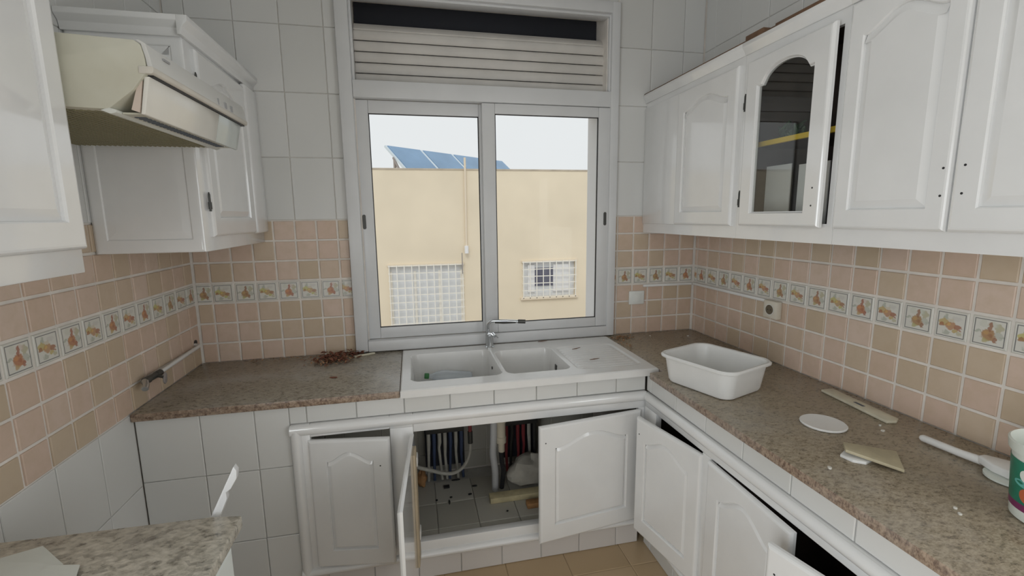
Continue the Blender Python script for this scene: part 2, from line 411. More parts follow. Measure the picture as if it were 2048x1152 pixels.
def sash(x0, x1, z0, z1, gx0, gx1, gz0, gz1, yf, slot):
    t = .03; mb = MB()
    mb.box(x0, gx0, yf, yf+t, z0, z1).box(gx1, x1, yf, yf+t, z0, z1).box(gx0, gx1, yf, yf+t, gz1, z1).box(gx0, gx1, yf, yf+t, z0, gz0)
    s = mb.build('sash', 'window_white', win, bevel=.004)
    org = ORG['window_1']
    def sub(name, m, b, *bx):
        q = MB().box(*bx); q.v = [tuple(Vector(v)-org) for v in q.v]; return q.build(name, m, s, bevel=b, local=True)
    g = sub('pane', 'window_glass', 0, gx0, gx1, yf+.013, yf+.017, gz0, gz1)
    for a in ((gx0, gx0+.004, gz0, gz1), (gx1-.005, gx1, gz0, gz1)): sub('gasket', 'black_rubber', 0, a[0], a[1], yf+.004, yf+.011, a[2], a[3])
    for a in ((gz0, gz0+.004), (gz1-.004, gz1)): sub('gasket', 'black_rubber', 0, gx0, gx1, yf+.004, yf+.011, a[0], a[1])
    q = MB().prism([(slot+.009*math.cos(t_)*1., 1.577+(.030 if math.sin(t_) > 0 else -.030)+.009*math.sin(t_)) for t_ in [2*PI*k/20 for k in range(20)]], 'y', yf-.002, yf+.006)
    q.v = [tuple(Vector(v)-org) for v in q.v]; q.build('pull_slot', 'dark_metal', s, local=True)
sash(-.259, .43, .93, 2.203, -.195, .384, .992, 2.137, D+.006, -.246)
sash(.398, 1.141, .93, 2.203, .469, 1.070, .985, 2.148, D-.028, 1.119)
mb = MB().box(1.122, 1.1275, D+.062, D+.268, .886, 2.233).box(-.2545, -.249, D+.062, D+.268, .886, 2.233).box(-.249, 1.122, D+.062, D+.268, .886, .892)
mb.build('exterior_reveal', 'reveal_white', win)
z = 2.297
for i in range(5):                                             # shutter slats, the last ones bending back into the box
    mb = MB().prism([(D+.062, z), (D+.055, z+.010), (D+.052, z+.025), (D+.055, z+.041), (D+.062, z+.049), (D+.070, z+.049), (D+.070, z)], 'x', -.25, 1.133)
    mb.build('shutter_slat', 'shutter_white', win, bevel=.0015); z += .0535
yy = D+.058
for a in (.75, 1.25):
    dz, dy = .046*math.cos(a), .046*math.sin(a)
    MB().prism([(yy, z), (yy+dy, z+dz), (yy+dy+.012*math.cos(a), z+dz-.012*math.sin(a)), (yy+.012*math.cos(a), z-.012*math.sin(a))], 'x', -.25, 1.133).build('shutter_slat', 'shutter_white', win, bevel=.0015)
    z += dz*1.04; yy += dy*1.04
MB().box(-.25, 1.126, D+.165, D+.198, 2.24, 2.733).build('shutter_box', 'dark_void', win, bevel=.001)  # near-black back panel; the shade inside the box is in its colour
MB().tube([(-.25, D+.13, 2.56), (1.126, D+.13, 2.56)], .028, 16).build('roller_tube', 'dark_metal', win, smooth=True)

# ================================================================== DOORS
def ring_outline(w_, h_, ms, mbm, mt, arch, rnd=False):
    zt = h_-mt-arch; pts = []; outer = []
    nb, ns, nt = 8, 10, 36
    x0, x1, z0 = ms, w_-ms, mbm
    for i in range(nb): f = i/nb; pts.append((x0+(x1-x0)*f, z0)); outer.append((w_*f, 0))
    for i in range(ns): f = i/ns; pts.append((x1, z0+(zt-z0)*f)); outer.append((w_, h_*f))
    for i in range(nt):
        f = i/nt; s = 1-2*f; b = 0 if abs(s) > .90 else .5*(1+math.cos(PI*s/.90)); b = b**.72
        if rnd: b = 0 if abs(s) > .80 else (1-(s/.80)**2)**.55
        pts.append((x1-(x1-x0)*f, zt+arch*b)); outer.append((w_*(1-f), h_))
    for i in range(ns): f = i/ns; pts.append((x0, zt+(z0-zt)*f)); outer.append((0, h_*(1-f)))
    return pts, outer
def inset(pts, d):
    n = len(pts); r = []
    for i in range(n):
        p = Vector(pts[i]); a = Vector(pts[i-1]); b = Vector(pts[(i+1) % n])
        e1 = (p-a).normalized(); e2 = (b-p).normalized(); n1 = Vector((-e1.y, e1.x)); n2 = Vector((-e2.y, e2.x))
        m_ = (n1+n2)/max(.35, 1+n1.dot(n2)); r.append(tuple(p+m_*d))
    return r
def door(parent, A, B, z0, h, ms=.06, mbm=.065, mt=.06, arch=.045, t=.02, gl=False, g=.011, m='white_paint', name='door', label=None, rise=.026):
    """A, B: left and right ends of the front face seen from the front"""
    A = Vector((A[0], A[1])); B = Vector((B[0], B[1])); w_ = (B-A).length; ang = math.atan2((B-A).y, (B-A).x)
    pts, outer = ring_outline(w_, h, ms, mbm, mt, arch, gl); n = len(pts)
    def cl(q, d): return (min(max(q[0], d), w_-d), min(max(q[1], d), h-d))
    rings = [([q for q in outer], t), (outer, min(.010, t*.6)), ([cl(q, .003) for q in outer], min(.004, t*.25)), ([cl(q, .0065) for q in outer], min(.0012, t*.1)), ([cl(q, .011) for q in outer], 0.), (pts, 0.)]
    rings += [(inset(pts, .003), g*.45), (inset(pts, .004), g)]
    if gl: rings += [(inset(pts, .007), .010), (inset(pts, .007), t)]
    mb = MB(); vs = [(x, y, z) for r, y in rings for x, z in r]; fs = []
    for k in range(len(rings)-1):
        for i in range(n): fs.append((k*n+i, k*n+(i+1) % n, (k+1)*n+(i+1) % n, (k+1)*n+i))
    if gl:
        k = len(rings)-1
        for i in range(n): fs.append((k*n+i, k*n+(i+1) % n, (i+1) % n, i))
    else: fs.append(tuple(range(n)))
    mb.add(vs, fs)
    org = ORG.get(parent.name, Vector())
    d = mb.build(name, m, parent, smooth=True, sharp=.12, local=True, loc=Vector((A.x, A.y, z0))-org, rot=(0, 0, ang))
    if label: d['label'] = label
    if gl:
        ip = inset(pts, .006); mb = MB().prism(ip, 'y', .0105, .0145); mb.build('pane', 'cabinet_glass', d, local=True)
    else:
        ra = [(inset(pts, .004), g), (inset(pts, rise), g*.25), (inset(pts, rise+.002), g*.19)]
        mb = MB(); vs = [(x, y, z) for r, y in ra for x, z in r]; fs = []
        for k in range(2):
            for i in range(n): fs.append((k*n+i, k*n+(i+1) % n, (k+1)*n+(i+1) % n, (k+1)*n+i))
        fs.append(tuple(range(2*n, 3*n))); mb.add(vs, fs); mb.build('raised_panel', m, d, smooth=True, sharp=.12, local=True)
    return d, w_
def screw_holes(d, pts):
    for x, z in pts:
        MB().tube([(x, -.0006, z), (x, .003, z)], .0032, 10).build('screw_hole', 'black_rubber', d, local=True)
def hinge(parent, loc, side, off):
    x, y, z = loc; mb = MB()
    mb.tube([(x, y, z-.030), (x, y, z+.030)], .0042, 8).tube([(x, y, z-.022), (x, y, z+.004)], .0065, 8).tube([(x, y, z+.030), (x, y, z+.040)], [.0042, .002], 8)
    mb.build('hinge', 'dark_metal', parent, smooth=True)

# ================================================================== UPPER CABINETS, left
def crown(name, parent, pts, path_axis, a0, a1):
    return MB().prism(pts, path_axis, a0, a1).build(name, 'white_paint', parent, bevel=.0015)
FX = -.742; UB, UT = 1.482, 2.268
def upper_left(y0, y1, label):
    c = thing('wall_cabinet', ((XL+FX)/2, (y0+y1)/2, UB), label, 'cabinet'); return c
c1 = upper_left(.52, 1.244, 'white wall cabinet nearest the camera, left of the range hood')
mb = MB().box(XL+.001, FX, .52, 1.244, UB, UT); mb.build('carcass', 'white_paint', c1, bevel=.003)
door(c1, (FX+.02, .79), (FX+.02, 1.236), 1.537, .665, ms=.052, mbm=.06)
door(c1, (FX+.02, .53), (FX+.02, .782), 1.537, .665, ms=.052, mbm=.06)
MB().prism([(FX, UT-.05), (FX+.012, UT-.05), (FX+.018, UT-.025), (FX+.036, UT-.008), (FX+.036, UT+.012), (FX, UT+.012)], 'y', .52, 1.244).build('cornice', 'white_paint', c1, bevel=.0015)
YC = 1.893
c2 = upper_left(YC, D, 'white corner wall cabinet with a panelled side, between range hood and window')
mb = MB().box(XL+.001, FX, YC+.004, D-.001, UB, UT); mb.build('carcass', 'white_paint', c2, bevel=.003)
door(c2, (XL+.006, YC-.001), (FX-.001, YC-.001), UB+.001, UT-UB-.002, ms=.036, mbm=.045, mt=.075, arch=.0, t=.005, g=.0035, name='side_panel', rise=.03)
door(c2, (FX+.02, 1.946), (FX+.02, 2.424), 1.535, .665, ms=.06, mbm=.07)
MB().box(FX-.002, FX+.024, 2.43, D-.002, 1.532, 2.215).build('filler_strip', 'white_paint', c2, bevel=.010, seg=3)
for z in (1.66, 2.08): hinge(c2, (FX+.012, 1.940, z), 1, 0)
cr_ = [(0, 0), (.012, 0), (.016, .025), (.034, .044), (.034, .062), (0, .062)]
MB().prism([(FX+a, UT-.05+b) for a, b in cr_], 'y', YC-.034, D-.002).build('cornice', 'white_paint', c2, bevel=.0015)
MB().prism([(YC-a, UT-.05+b) for a, b in cr_], 'x', XL+.002, FX+.001).build('cornice', 'white_paint', c2, bevel=.0015)

# ---- range hood
HY0, HY1 = 1.252, 1.868
hd = thing('range_hood', (-.83, 1.56, 1.84), 'cream built-in range hood with pull-out visor between the left wall cabinets', 'range hood')
body = [(XL+.002, 1.862), (-.655, 1.848), (-.600, 1.893), (-.586, 1.912), (-.569, 1.932), (-.571, 1.965), (-.576, 1.990), (-.588, 1.999), (XL+.002, 2.02)]
MB().prism(body, 'y', HY0, HY1).build('housing', 'hood_cream', hd, bevel=.003)
MB().prism([(-.5675, 1.942), (-.570, 1.966), (-.5755, 1.9915), (-.586, 2.0), (-.578, 2.0), (-.566, 1.992), (-.5605, 1.966), (-.557, 1.942)], 'y', HY0+.001, HY1-.001).build('front_panel', 'hood_front', hd, bevel=.001)
MB().prism([(-.585, 1.9275), (-.560, 1.9275), (-.5555, 1.931), (-.5545, 1.940), (-.5565, 1.9435), (-.585, 1.9435)], 'y', HY0-.0018, HY1+.0015).build('front_lip', 'hood_lip', hd, bevel=.0015)
MB().box(-.578, -.5625, HY0+.012, HY1-.008, 1.9235, 1.9275).build('shadow_strip', 'black_rubber', hd)  # black strip drawn in as the shade beneath the lip
vy0, vy1 = HY0+.006, HY1-.030
vp = [(-.568, 1.9235), (-.586, 1.840), (-.595, 1.840), (-.579, 1.9235)]
MB().prism(vp, 'y', vy0, 1.655).build('visor', 'visor', hd, bevel=.002)['label'] = 'cream pull-out visor'
MB().prism(vp, 'y', 1.656, vy1).build('lamp_window', 'visor_end', hd, bevel=.002)
MB().prism([(-.583, 1.919), (-.597, 1.844), (-.613, 1.850), (-.598, 1.896)], 'y', vy0+.001, vy0+.006).build('visor_cheek', 'visor_side', hd)
MB().prism([(-.583, 1.919), (-.597, 1.844), (-.640, 1.850), (-.598, 1.896)], 'y', vy1-.004, vy1).build('visor_cheek', 'visor_side', hd)
MB().prism([(-.672, 1.846), (-.652, 1.838), (-.640, 1.842), (-.640, 1.848), (-.655, 1.852)], 'y', HY0, HY1-.03).build('lower_trim', 'hood_lamp_strip', hd, bevel=.0015)
MB().box(-.638, -.600, HY0+.02, HY1-.06, 1.842, 1.846).build('air_slot_plate', 'hood_cream', hd)
for k in range(26):
    MB().box(-.630, -.606, HY0+.05+k*.0185, HY0+.059+k*.0185, 1.8405, 1.8425).build('air_slot', 'printed_dark', hd)
MB().box(XL+.02, -.676, HY0+.02, HY1-.02, 1.851, 1.858).build('grille_plate', 'mesh_grille', hd)
mb = MB()
for k in range(26): x = XL+.03+k*.0147; mb.box(x, x+.005, HY0+.025, HY1-.025, 1.847, 1.852)
for k in range(40): y = HY0+.03+k*.014; mb.box(XL+.025, -.68, y, y+.004, 1.848, 1.852)
g = mb.build('grille_mesh', 'mesh_grille', hd); g['kind'] = 'stuff'
for k, (yy, zz) in enumerate(((1.625, .021), (1.675, .012), (1.725, .012))):
    MB().box(-.5600, -.5565, yy, yy+(.016 if k else .004), 1.958-.012, 1.958+.006).build('control_slider' if k else 'control_mark', 'print_grey', hd)
MB().box(-.5622, -.5592, 1.315, 1.345, 1.975, 1.980).build('name_badge', 'print_grey', hd)

# ================================================================== UPPER CABINETS, right
RX = 1.382; RB, RT = 1.492, 2.262
def crownR(parent, y0, y1):
    MB().prism([(RX-a, RT-.022+b) for a, b in [(0, 0), (.008, 0), (.012, .014), (.024, .030), (.024, .046), (0, .046)]], 'y', y0, y1).build('cornice', 'white_paint', parent, bevel=.0015)
    MB().box(RX-.020, XR-.002, y0, y1, RT+.0245, RT+.030).build('top_board', 'brown_wood', parent)
a1 = thing('wall_cabinet', (1.56, 2.17, RB), 'white wall cabinet in the corner right of the window', 'cabinet')
MB().box(RX, XR-.001, 1.768, D-.001, RB, RT+.024).build('carcass', 'white_paint', a1)
door(a1, (RX-.02, 2.237), (RX-.02, 1.790), 1.545, .665, ms=.055, mbm=.062)
MB().box(RX-.010, RX+.004, 2.245, D-.003, 1.545, 2.21).build('filler_strip', 'white_paint', a1, bevel=.004)
crownR(a1, 1.768, D-.001)
a2 = thing('wall_cabinet', (1.56, 1.53, RB), 'white wall cabinet with an arched glass door standing ajar', 'cabinet')
mb = MB().box(RX+.018, XR-.001, 1.752, 1.767, RB, RT+.024).box(RX+.018, XR-.001, 1.292, 1.307, RB, RT+.024).box(RX+.018, XR-.001, 1.307, 1.752, RB, RB+.016).box(RX+.018, XR-.001, 1.307, 1.752, RT+.008, RT+.024).box(XR-.012, XR-.001, 1.307, 1.752, RB+.016, RT+.008)
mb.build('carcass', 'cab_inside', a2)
mb = MB().box(RX, RX+.018, 1.732, 1.767, RB, RT+.024).box(RX, RX+.018, 1.292, 1.318, RB, RT+.024).box(RX, RX+.018, 1.318, 1.732, RB, 1.56).box(RX, RX+.018, 1.318, 1.732, 2.195, RT+.024)
mb.build('face_frame', 'white_paint', a2)
sh = MB().box(RX+.05, XR-.013, 1.308, 1.751, 1.872, 1.888).build('shelf', 'cab_inside', a2)
q = MB().box(RX+.036, RX+.0499, 1.308, 1.751, 1.870, 1.889); q.v = [tuple(Vector(v)-ORG[a2.name]) for v in q.v]; q.build('shelf_edge', 'yellow_edge', sh, local=True)['label'] = 'yellow shelf edge'
aj = math.radians(2.4)
d, _ = door(a2, (RX-.021, 1.737), (RX-.021-.417*math.sin(aj), 1.737-.417*math.cos(aj)), 1.548, .655, ms=.066, mbm=.050, mt=.046, arch=.058, gl=True, name='glass_door'); screw_holes(d, [(.385, .135), (.385, .075)])
for z in (1.655, 2.045): hinge(a2, (RX-.012, 1.745, z), 1, 0)
crownR(a2, 1.292, 1.768)
tag(MB().box(1.50, 1.505, 1.618, 1.750, RB+.0165, 1.795).build('white_board', 'plastic_white', mesh_origin=True), 'larger white board standing inside the glass-door cabinet', 'board', 'white boards inside the glass-door cabinet')
tag(MB().box(1.49, 1.495, 1.430, 1.568, RB+.0165, 1.785).build('white_board', 'plastic_white', mesh_origin=True), 'smaller white board at the near end inside the glass-door cabinet', 'board', 'white boards inside the glass-door cabinet')
mb = MB()  # cluster of short dark green tapered tubes on the shelf
for k in range(14):
    a = random.uniform(0, 2*PI); r = random.uniform(.0, .045); x = 1.53+r*math.cos(a); y = 1.66+r*math.sin(a)*1.4; zz = 1.8885
    hgt = random.uniform(.03, .085)
    mb.tube([(x, y, zz), (x+random.uniform(-.02, .02), y+random.uniform(-.03, .03), zz+hgt*.6), (x+random.uniform(-.03, .03), y+random.uniform(-.04, .04), zz+hgt)], [.012, .016, .003], 6)
tag(mb.build('green_clump', 'green_mottled', mesh_origin=True, smooth=True), 'dark green bundle on the yellow-edged shelf behind the cabinet glass', 'clump')
a3 = thing('wall_cabinet', (1.56, .93, RB), 'white double-door wall cabinet nearest the camera on the right', 'cabinet')
MB().box(RX, XR-.001, .555, 1.291, RB, RT+.024).build('carcass', 'white_paint', a3)
d, _ = door(a3, (RX-.02, 1.284), (RX-.02, .949), 1.545, .69, ms=.05, mbm=.06); screw_holes(d, [(.318, .165), (.318, .094)])
d, _ = door(a3, (RX-.02, .944), (RX-.02, .60), 1.545, .69, ms=.06, mbm=.06); screw_holes(d, [(.027, .168), (.027, .098)])
crownR(a3, .555, 1.292)
for i, (y, l, lab) in enumerate(((1.72, .10, 'thick brown wood offcut lying on top of the glass-door cabinet'), (1.50, .22, 'long thin brown wood strip on top of the glass-door cabinet'))):
    tag(MB().box(1.372, 1.41, y-l/2, y+l/2, RT+.0305, RT+.0305+(.022 if i == 0 else .012)).build('wood_offcut', 'brown_wood', bevel=.002, mesh_origin=True), lab, 'wood scrap', 'wood scraps on the right wall cabinets')

# ================================================================== COUNTER BASES
YB = 1.968; SBX1 = 1.088
bs = thing('tiled_counter_base', (0, 2.2, FZ), 'white tiled masonry base carrying the left worktop and the sink', 'counter base')
mb = MB().box(XL+.001, -.532, YB+.006, D-.001, FZ, .828)                   # pier
mb.box(-.532, SBX1, YB+.006, YB+.05, .748, .826)                          # beam below the sink
mb.box(-.532, SBX1, YB+.036, D-.001, FZ, .082)                            # plinth
mb.build('masonry', 'white_grout', bs)
field(bs, 'back', YB, XL+.0005, -.866, FZ, .829, -.866-.3, .3, .562-2*WZ, WZ, .003, wh)
field(bs, 'back', YB, -.866, -.534, FZ, .829, -.866, .2, .562-2*WZ, WZ, .003, wh)
field(bs, 'back', YB, -.534, SBX1, .748, .829, -.466, .2, .7, .2, .004, wh)
field(bs, 'back', YB+.03, -.53, SBX1, FZ, .036, -.466+.03, .2, FZ-.2, .35, .004, lambda a, b: 'toe_tile')
for i in range(8):                                                         # tiles on the cabinet floor
    for j in range(3):
        x0, y0 = -.52+.2045*i-.03, 2.06+.2045*j-.19+.0
        xa, xb, ya, yb = max(x0, -.528), min(x0+.2045, SBX1-.01), max(y0, YB+.05), min(y0+.2045, D-.004)
        if xb-xa < .02 or yb-ya < .02: continue
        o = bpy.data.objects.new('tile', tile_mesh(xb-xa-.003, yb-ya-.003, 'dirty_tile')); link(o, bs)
        o.location = Vector(((xa+xb)/2, (ya+yb)/2, .090))-ORG[bs.name]; o.rotation_euler = (-PI/2, 0, 0)

# ---- base cabinet under the sink
YS = 1.955
sk = thing('sink_cabinet', (.28, YS, .04), 'white built-in cabinet under the sink with doors standing open', 'cabinet')
mb = MB().box(-.532, -.456, YS, YS+.04, .038, .747).box(-.132, -.032, YS, YS+.03, .125, .69).box(1.048, SBX1-.002, YS, YS+.03, .125, .665)
mb.box(-.456, -.132, YS, YS+.03, .690, .747).box(-.032, SBX1-.002, YS, YS+.03, .664, .747).box(-.132, -.032, YS, YS+.03, .690, .747).box(-.456, SBX1-.002, YS, YS+.04, .038, .125)
mb.build('face_frame', 'white_paint', sk, bevel=.003)
def bead(r, pts): return pts
def hr(c0, c1, y, b): return [(y-b*max(0., math.sin(PI*k/14))**.55, c0+(c1-c0)*k/14) for k in range(15)]
MB().prism([(y, z) for y, z in hr(.700, .747, YS, .016)], 'x', -.532, SBX1-.002).build('top_moulding', 'white_paint', sk, smooth=True)
MB().prism([(x, y) for y, x in hr(-.532, -.488, YS, .018)], 'z', .04, .722).build('side_moulding', 'white_paint', sk, smooth=True)
MB().prism([(y, z) for y, z in hr(.040, .078, YS, .018)], 'x', -.532, SBX1-.002).build('bottom_moulding', 'white_paint', sk, smooth=True)
a = math.radians(9)
d, w1 = door(sk, (-.466, YS-.012), (-.466+.337*math.cos(a), YS-.012-.337*math.sin(a)), .086, .592, ms=.07, mbm=.078, mt=.055, arch=.042, rise=.018)
screw_holes(d, [(.295, .47)])
a = math.radians(94)
d, w2 = door(sk, (-.050, YS-.020), (-.050+.542*math.cos(a), YS-.020-.542*math.sin(a)), .086, .578, ms=.07, mbm=.078, mt=.055, arch=.05, rise=.018)
MB().box(.03, .115, .02, .030, .02, .54).build('batten', 'raw_wood', d, bevel=.002, local=True)
for z in (.10, .45): MB().box(.0, .05, .0205, .034, z, z+.045).build('hinge_cup', 'plastic_white', d, bevel=.004, local=True)
for z in (.20, .23): MB().tube([(.46, .020, z), (.46, .036, z)], .006, 8).build('screw_stub', 'chrome', d, local=True)
d, w3 = door(sk, (.521, 1.862), (1.052, YS-.024), .084, .578, ms=.075, mbm=.082, mt=.06, arch=.05, rise=.018)
screw_holes(d, [(.028, .50)])

# ---- right base with its doors
XB = 1.09
rb = thing('tiled_counter_base', (1.4, 1.2, FZ), 'white tiled masonry base under the long right worktop', 'counter base')
mb = MB().box(XB+.006, XB+.05, .30, 1.966, .748, .828)
mb.box(XB+.036, XR-.001, .30, YB+.03, FZ, .05)
mb.build('masonry', 'white_grout', rb)
field(rb, 'right', XB, .30, 1.962, .748, .829, 1.708, .2095, .7, .2, .004, wh)
field(rb, 'right', XB+.026, .30, 1.99, FZ, .036, 1.71, .2095, FZ-.2, .35, .004, wh)
rc = thing('base_cabinet', (1.4, 1.2, .04), 'white built-in base cabinet under the right worktop with doors ajar', 'cabinet')
XF = XB-.012
mb = MB().box(XF, XF+.03, .30, 1.95, .676, .747).box(XF, XF+.04, .30, 1.95, .038, .115)
for y0, y1 in ((1.845, 1.95), (1.440, 1.490), (.30, .62)): mb.box(XF, XF+.03, y0, y1, .115, .676)
mb.build('face_frame', 'white_paint', rc, bevel=.003)
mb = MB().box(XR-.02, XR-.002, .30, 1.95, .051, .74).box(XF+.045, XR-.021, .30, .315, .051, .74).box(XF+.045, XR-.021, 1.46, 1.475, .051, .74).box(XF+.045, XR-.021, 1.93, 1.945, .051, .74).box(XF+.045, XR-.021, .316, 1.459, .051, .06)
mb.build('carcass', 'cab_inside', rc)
MB().prism([(x, z) for x, z in hr(.703, .747, XF, .014)], 'y', .30, 1.935).build('top_moulding', 'white_paint', rc, smooth=True)
MB().prism([(x, z) for x, z in hr(.040, .078, XF, .018)], 'y', .30, 1.935).build('bottom_moulding', 'white_paint', rc, smooth=True)
d, _ = door(rc, (.986, 1.862), (XF-.014, 1.480), .092, .575, ms=.06, mbm=.078, mt=.055, arch=.05, rise=.018); screw_holes(d, [(.026, .50)])
d, _ = door(rc, (XF-.018, 1.436), (XF-.030, 1.022), .092, .578, ms=.07, mbm=.078, mt=.055, arch=.06, rise=.018)
d, _ = door(rc, (.952, 1.008), (XF-.018, .620), .088, .578, ms=.07, mbm=.078, mt=.055, arch=.06, rise=.018); screw_holes(d, [(.03, .50)])

# ---- worktops
wt = tag(MB().prism([(XL+.002, 1.944), (-.081, 1.944), (-.081, D-.002), (XL+.002, D-.002)], 'z', .830, ZT).build('granite_worktop', 'granite_dust_sheen', bevel=.004, mesh_origin=True), 'brown granite worktop in the left corner beside the sink', 'worktop')
wt2 = tag(MB().prism([(1.068, .32), (XR-.002, .32), (XR-.002, D-.002), (1.140, D-.002), (1.140, 1.90), (1.068, 1.90)], 'z', .830, ZT).build('granite_worktop', 'granite_brown', bevel=.004, mesh_origin=True), 'long brown granite worktop along the right wall', 'worktop')

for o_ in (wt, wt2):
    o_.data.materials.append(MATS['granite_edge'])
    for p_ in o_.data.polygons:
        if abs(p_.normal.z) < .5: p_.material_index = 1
# ---- sink: moulded slab with two bowls and a ribbed drainer
SX0, SX1, SY0, SY1 = -.079, 1.138, 1.938, 2.556
def rr(x, y, x0, x1, y0, y1, r):
    qx = abs(x-(x0+x1)/2)-(x1-x0)/2+r; qy = abs(y-(y0+y1)/2)-(y1-y0)/2+r
    return math.hypot(max(qx, 0), max(qy, 0))+min(max(qx, qy), 0)-r
def sst(a, b, x): t = min(1, max(0, (x-a)/(b-a))); return t*t*(3-2*t)
def hz(x, y):
    z = 0
    for bx in ((-.030, .388, 2.035, 2.455, .17), (.415, .728, 2.035, 2.41, .15)):
        d = rr(x, y, *bx[:4], .045)
        if d < .004: z -= bx[4]*sst(.004, -.018, d)
    d = rr(x, y, .755, 1.095, 2.01, 2.40, .04)
    if d < 0:
        z -= .005*sst(0, -.012, d)
        if d < -.012: z += .0045*(.5+.5*math.cos((y-2.03)/.036*2*PI))*sst(-.012, -.02, d)*(1 if x < 1.07 else 0)
    e = min(x-SX0, SX1-x, y-SY0, SY1-y)
    if e < .006: z -= .006*(1-sst(0, .006, e))
    return z
nx, ny = 272, 140
mb = MB(); vs = []
for j in range(ny+1):
    for i in range(nx+1):
        x = SX0+(SX1-SX0)*i/nx; y = SY0+(SY1-SY0)*j/ny; vs.append((x, y, ZT+.004+hz(x, y)))
fs = [(j*(nx+1)+i, j*(nx+1)+i+1, (j+1)*(nx+1)+i+1, (j+1)*(nx+1)+i) for j in range(ny) for i in range(nx)]
b = [j_ for j_ in range(nx+1)] + [j*(nx+1)+nx for j in range(1, ny+1)] + [ny*(nx+1)+i for i in range(nx-1, -1, -1)] + [j*(nx+1) for j in range(ny-1, 0, -1)]
k0 = len(vs); vs += [(vs[i][0], vs[i][1], .830) for i in b]; n = len(b)
fs += [(b[i], k0+i, k0+(i+1) % n, b[(i+1) % n]) for i in range(n)]
mb.add(vs, fs)
snk = thing('kitchen_sink', (.53, 2.25, .70), 'white ceramic double-bowl sink with ribbed drainer set below the window', 'sink')
mb.build('sink_body', 'ceramic', snk, smooth=True)
MB().box(.7185, .7235, 2.245, 2.275, .782, .812).build('overflow_grate', 'dark_metal', snk, bevel=.001)
MB().tube([(.3865, 2.30, .81), (.380, 2.30, .81)], .008, 12).build('overflow_hole', 'black_rubber', snk)
for cx, cy_ in ((.18, 2.25), (.57, 2.23)): pass
MB().lathe([(.045, .001), (.042, .004), (.03, .003), (.0, .002)], (.18, 2.25, ZT+.004-.17), 24, cap=False).build('strainer', 'chrome', snk, smooth=True)
MB().lathe([(.045, .001), (.042, .004), (.03, .003), (.0, .002)], (.57, 2.23, ZT+.004-.15), 24, cap=False).build('strainer', 'chrome', snk, smooth=True)
# faucet
fa = thing('mixer_tap', (.403, 2.50, ZT+.004), 'chrome single-lever mixer tap behind the sink bowls', 'tap')
MB().lathe([(.027, 0), (.027, .004), (.022, .008), (.022, .062), (.0235, .068), (.021, .078)], (.403, 2.50, ZT+.0045), 24).build('tap_body', 'chrome', fa, smooth=True)
MB().prism([(.385, .938), (.398, .957), (.412, .954), (.436, .928), (.432, .921), (.41, .936)], 'y', 2.478, 2.502).build('lever', 'chrome', fa, bevel=.003)
MB().prism([(.414, .955), (.424, .955), (.455, .922), (.450, .916), (.430, .932)], 'y', 2.484, 2.500).build('lever', 'chrome', fa, bevel=.003)
arc = [(.398, 2.512, .93), (.398, 2.512, .985)] + [(.398+.032*(1-math.cos(t)), 2.512-.010*t, .985+.032*math.sin(t)) for t in [PI/2*k/7 for k in range(1, 8)]] + [(.50, 2.47, 1.0185), (.565, 2.44, 1.0185)]
MB().tube(arc, .0085, 12).build('spout', 'chrome', fa, smooth=True)
MB().tube([(.435, 2.488, 1.008), (.48, 2.472, 1.010), (.545, 2.446, 1.014)], [.004, .008, .006], 10).build('spout_underside', 'dark_metal', fa, smooth=True)
MB().tube([(.558, 2.443, 1.0185), (.596, 2.428, 1.0185)], .0115, 14).build('aerator', 'dark_metal', fa, smooth=True)
# bottle in the left bowl
bo = thing('plastic_bottle', (.12, 2.40, .705), 'clear plastic bottle with green cap lying in the left sink bowl', 'bottle')
ax = Vector((.97, .0, -.12)).normalized(); s0 = Vector((.032, 2.375, .770))
MB().tube([s0+ax*t for t in (.022, .035, .06, .085, .11, .17, .24, .25)], [.012, .013, .024, .033, .035, .034, .034, .028], 18).build('bottle_body', 'bottle_clear', bo, smooth=True)
MB().tube([s0, s0+ax*.003, s0+ax*.022, s0+ax*.024], [.013, .0155, .0155, .013], 16).build('cap', 'cap_green', bo, smooth=True)

# ================================================================== under the sink
FL = .0905
def manifold(x0, x1, cols, label, tube_z):
    t = thing('pipe_manifold', ((x0+x1)/2, 2.5, FL), label, 'pipes')
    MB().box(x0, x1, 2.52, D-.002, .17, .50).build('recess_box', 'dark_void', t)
    MB().box(x0+.005, x1-.005, 2.46, 2.51, .395, .45).build('distribution_bar', 'dark_metal', t, bevel=.006)
    n = len(cols)
    for i, c in enumerate(cols):
        x = x0+.02+(x1-x0-.04)*i/(n-1); b_ = tube_z+random.uniform(-.02, .05)
        MB().tube([(x, 2.485, .40), (x, 2.485, .33), (x+random.uniform(-.006, .006), 2.49, b_), (x+random.uniform(-.01, .01), 2.50, FL+.004)], [.011, .011, .008, .008], 10).build('pipe', c, t, smooth=True)
    return t
manifold(.02, .245, ['white_pipe', 'blue_pipe', 'white_pipe', 'white_pipe', 'blue_pipe', 'white_pipe', 'blue_pipe'], 'row of white and blue pipes on a dark manifold left of the drain', .25)
manifold(.47, .68, ['red_pipe', 'dark_metal', 'red_pipe', 'red_pipe', 'white_pipe', 'dark_metal'], 'row of red pipes on a dark manifold right of the drain', .22)
hs = thing('drain_hose', (.15, 2.42, FL), 'pale flexible hose sagging under the sink', 'hose')
pth = [(.272, 2.44, .34), (.270, 2.44, .29), (.255, 2.43, .24), (.225, 2.42, .20), (.175, 2.41, .178), (.12, 2.40, .187), (.06, 2.39, .215), (.0, 2.37, .25), (-.04, 2.35, .28)]
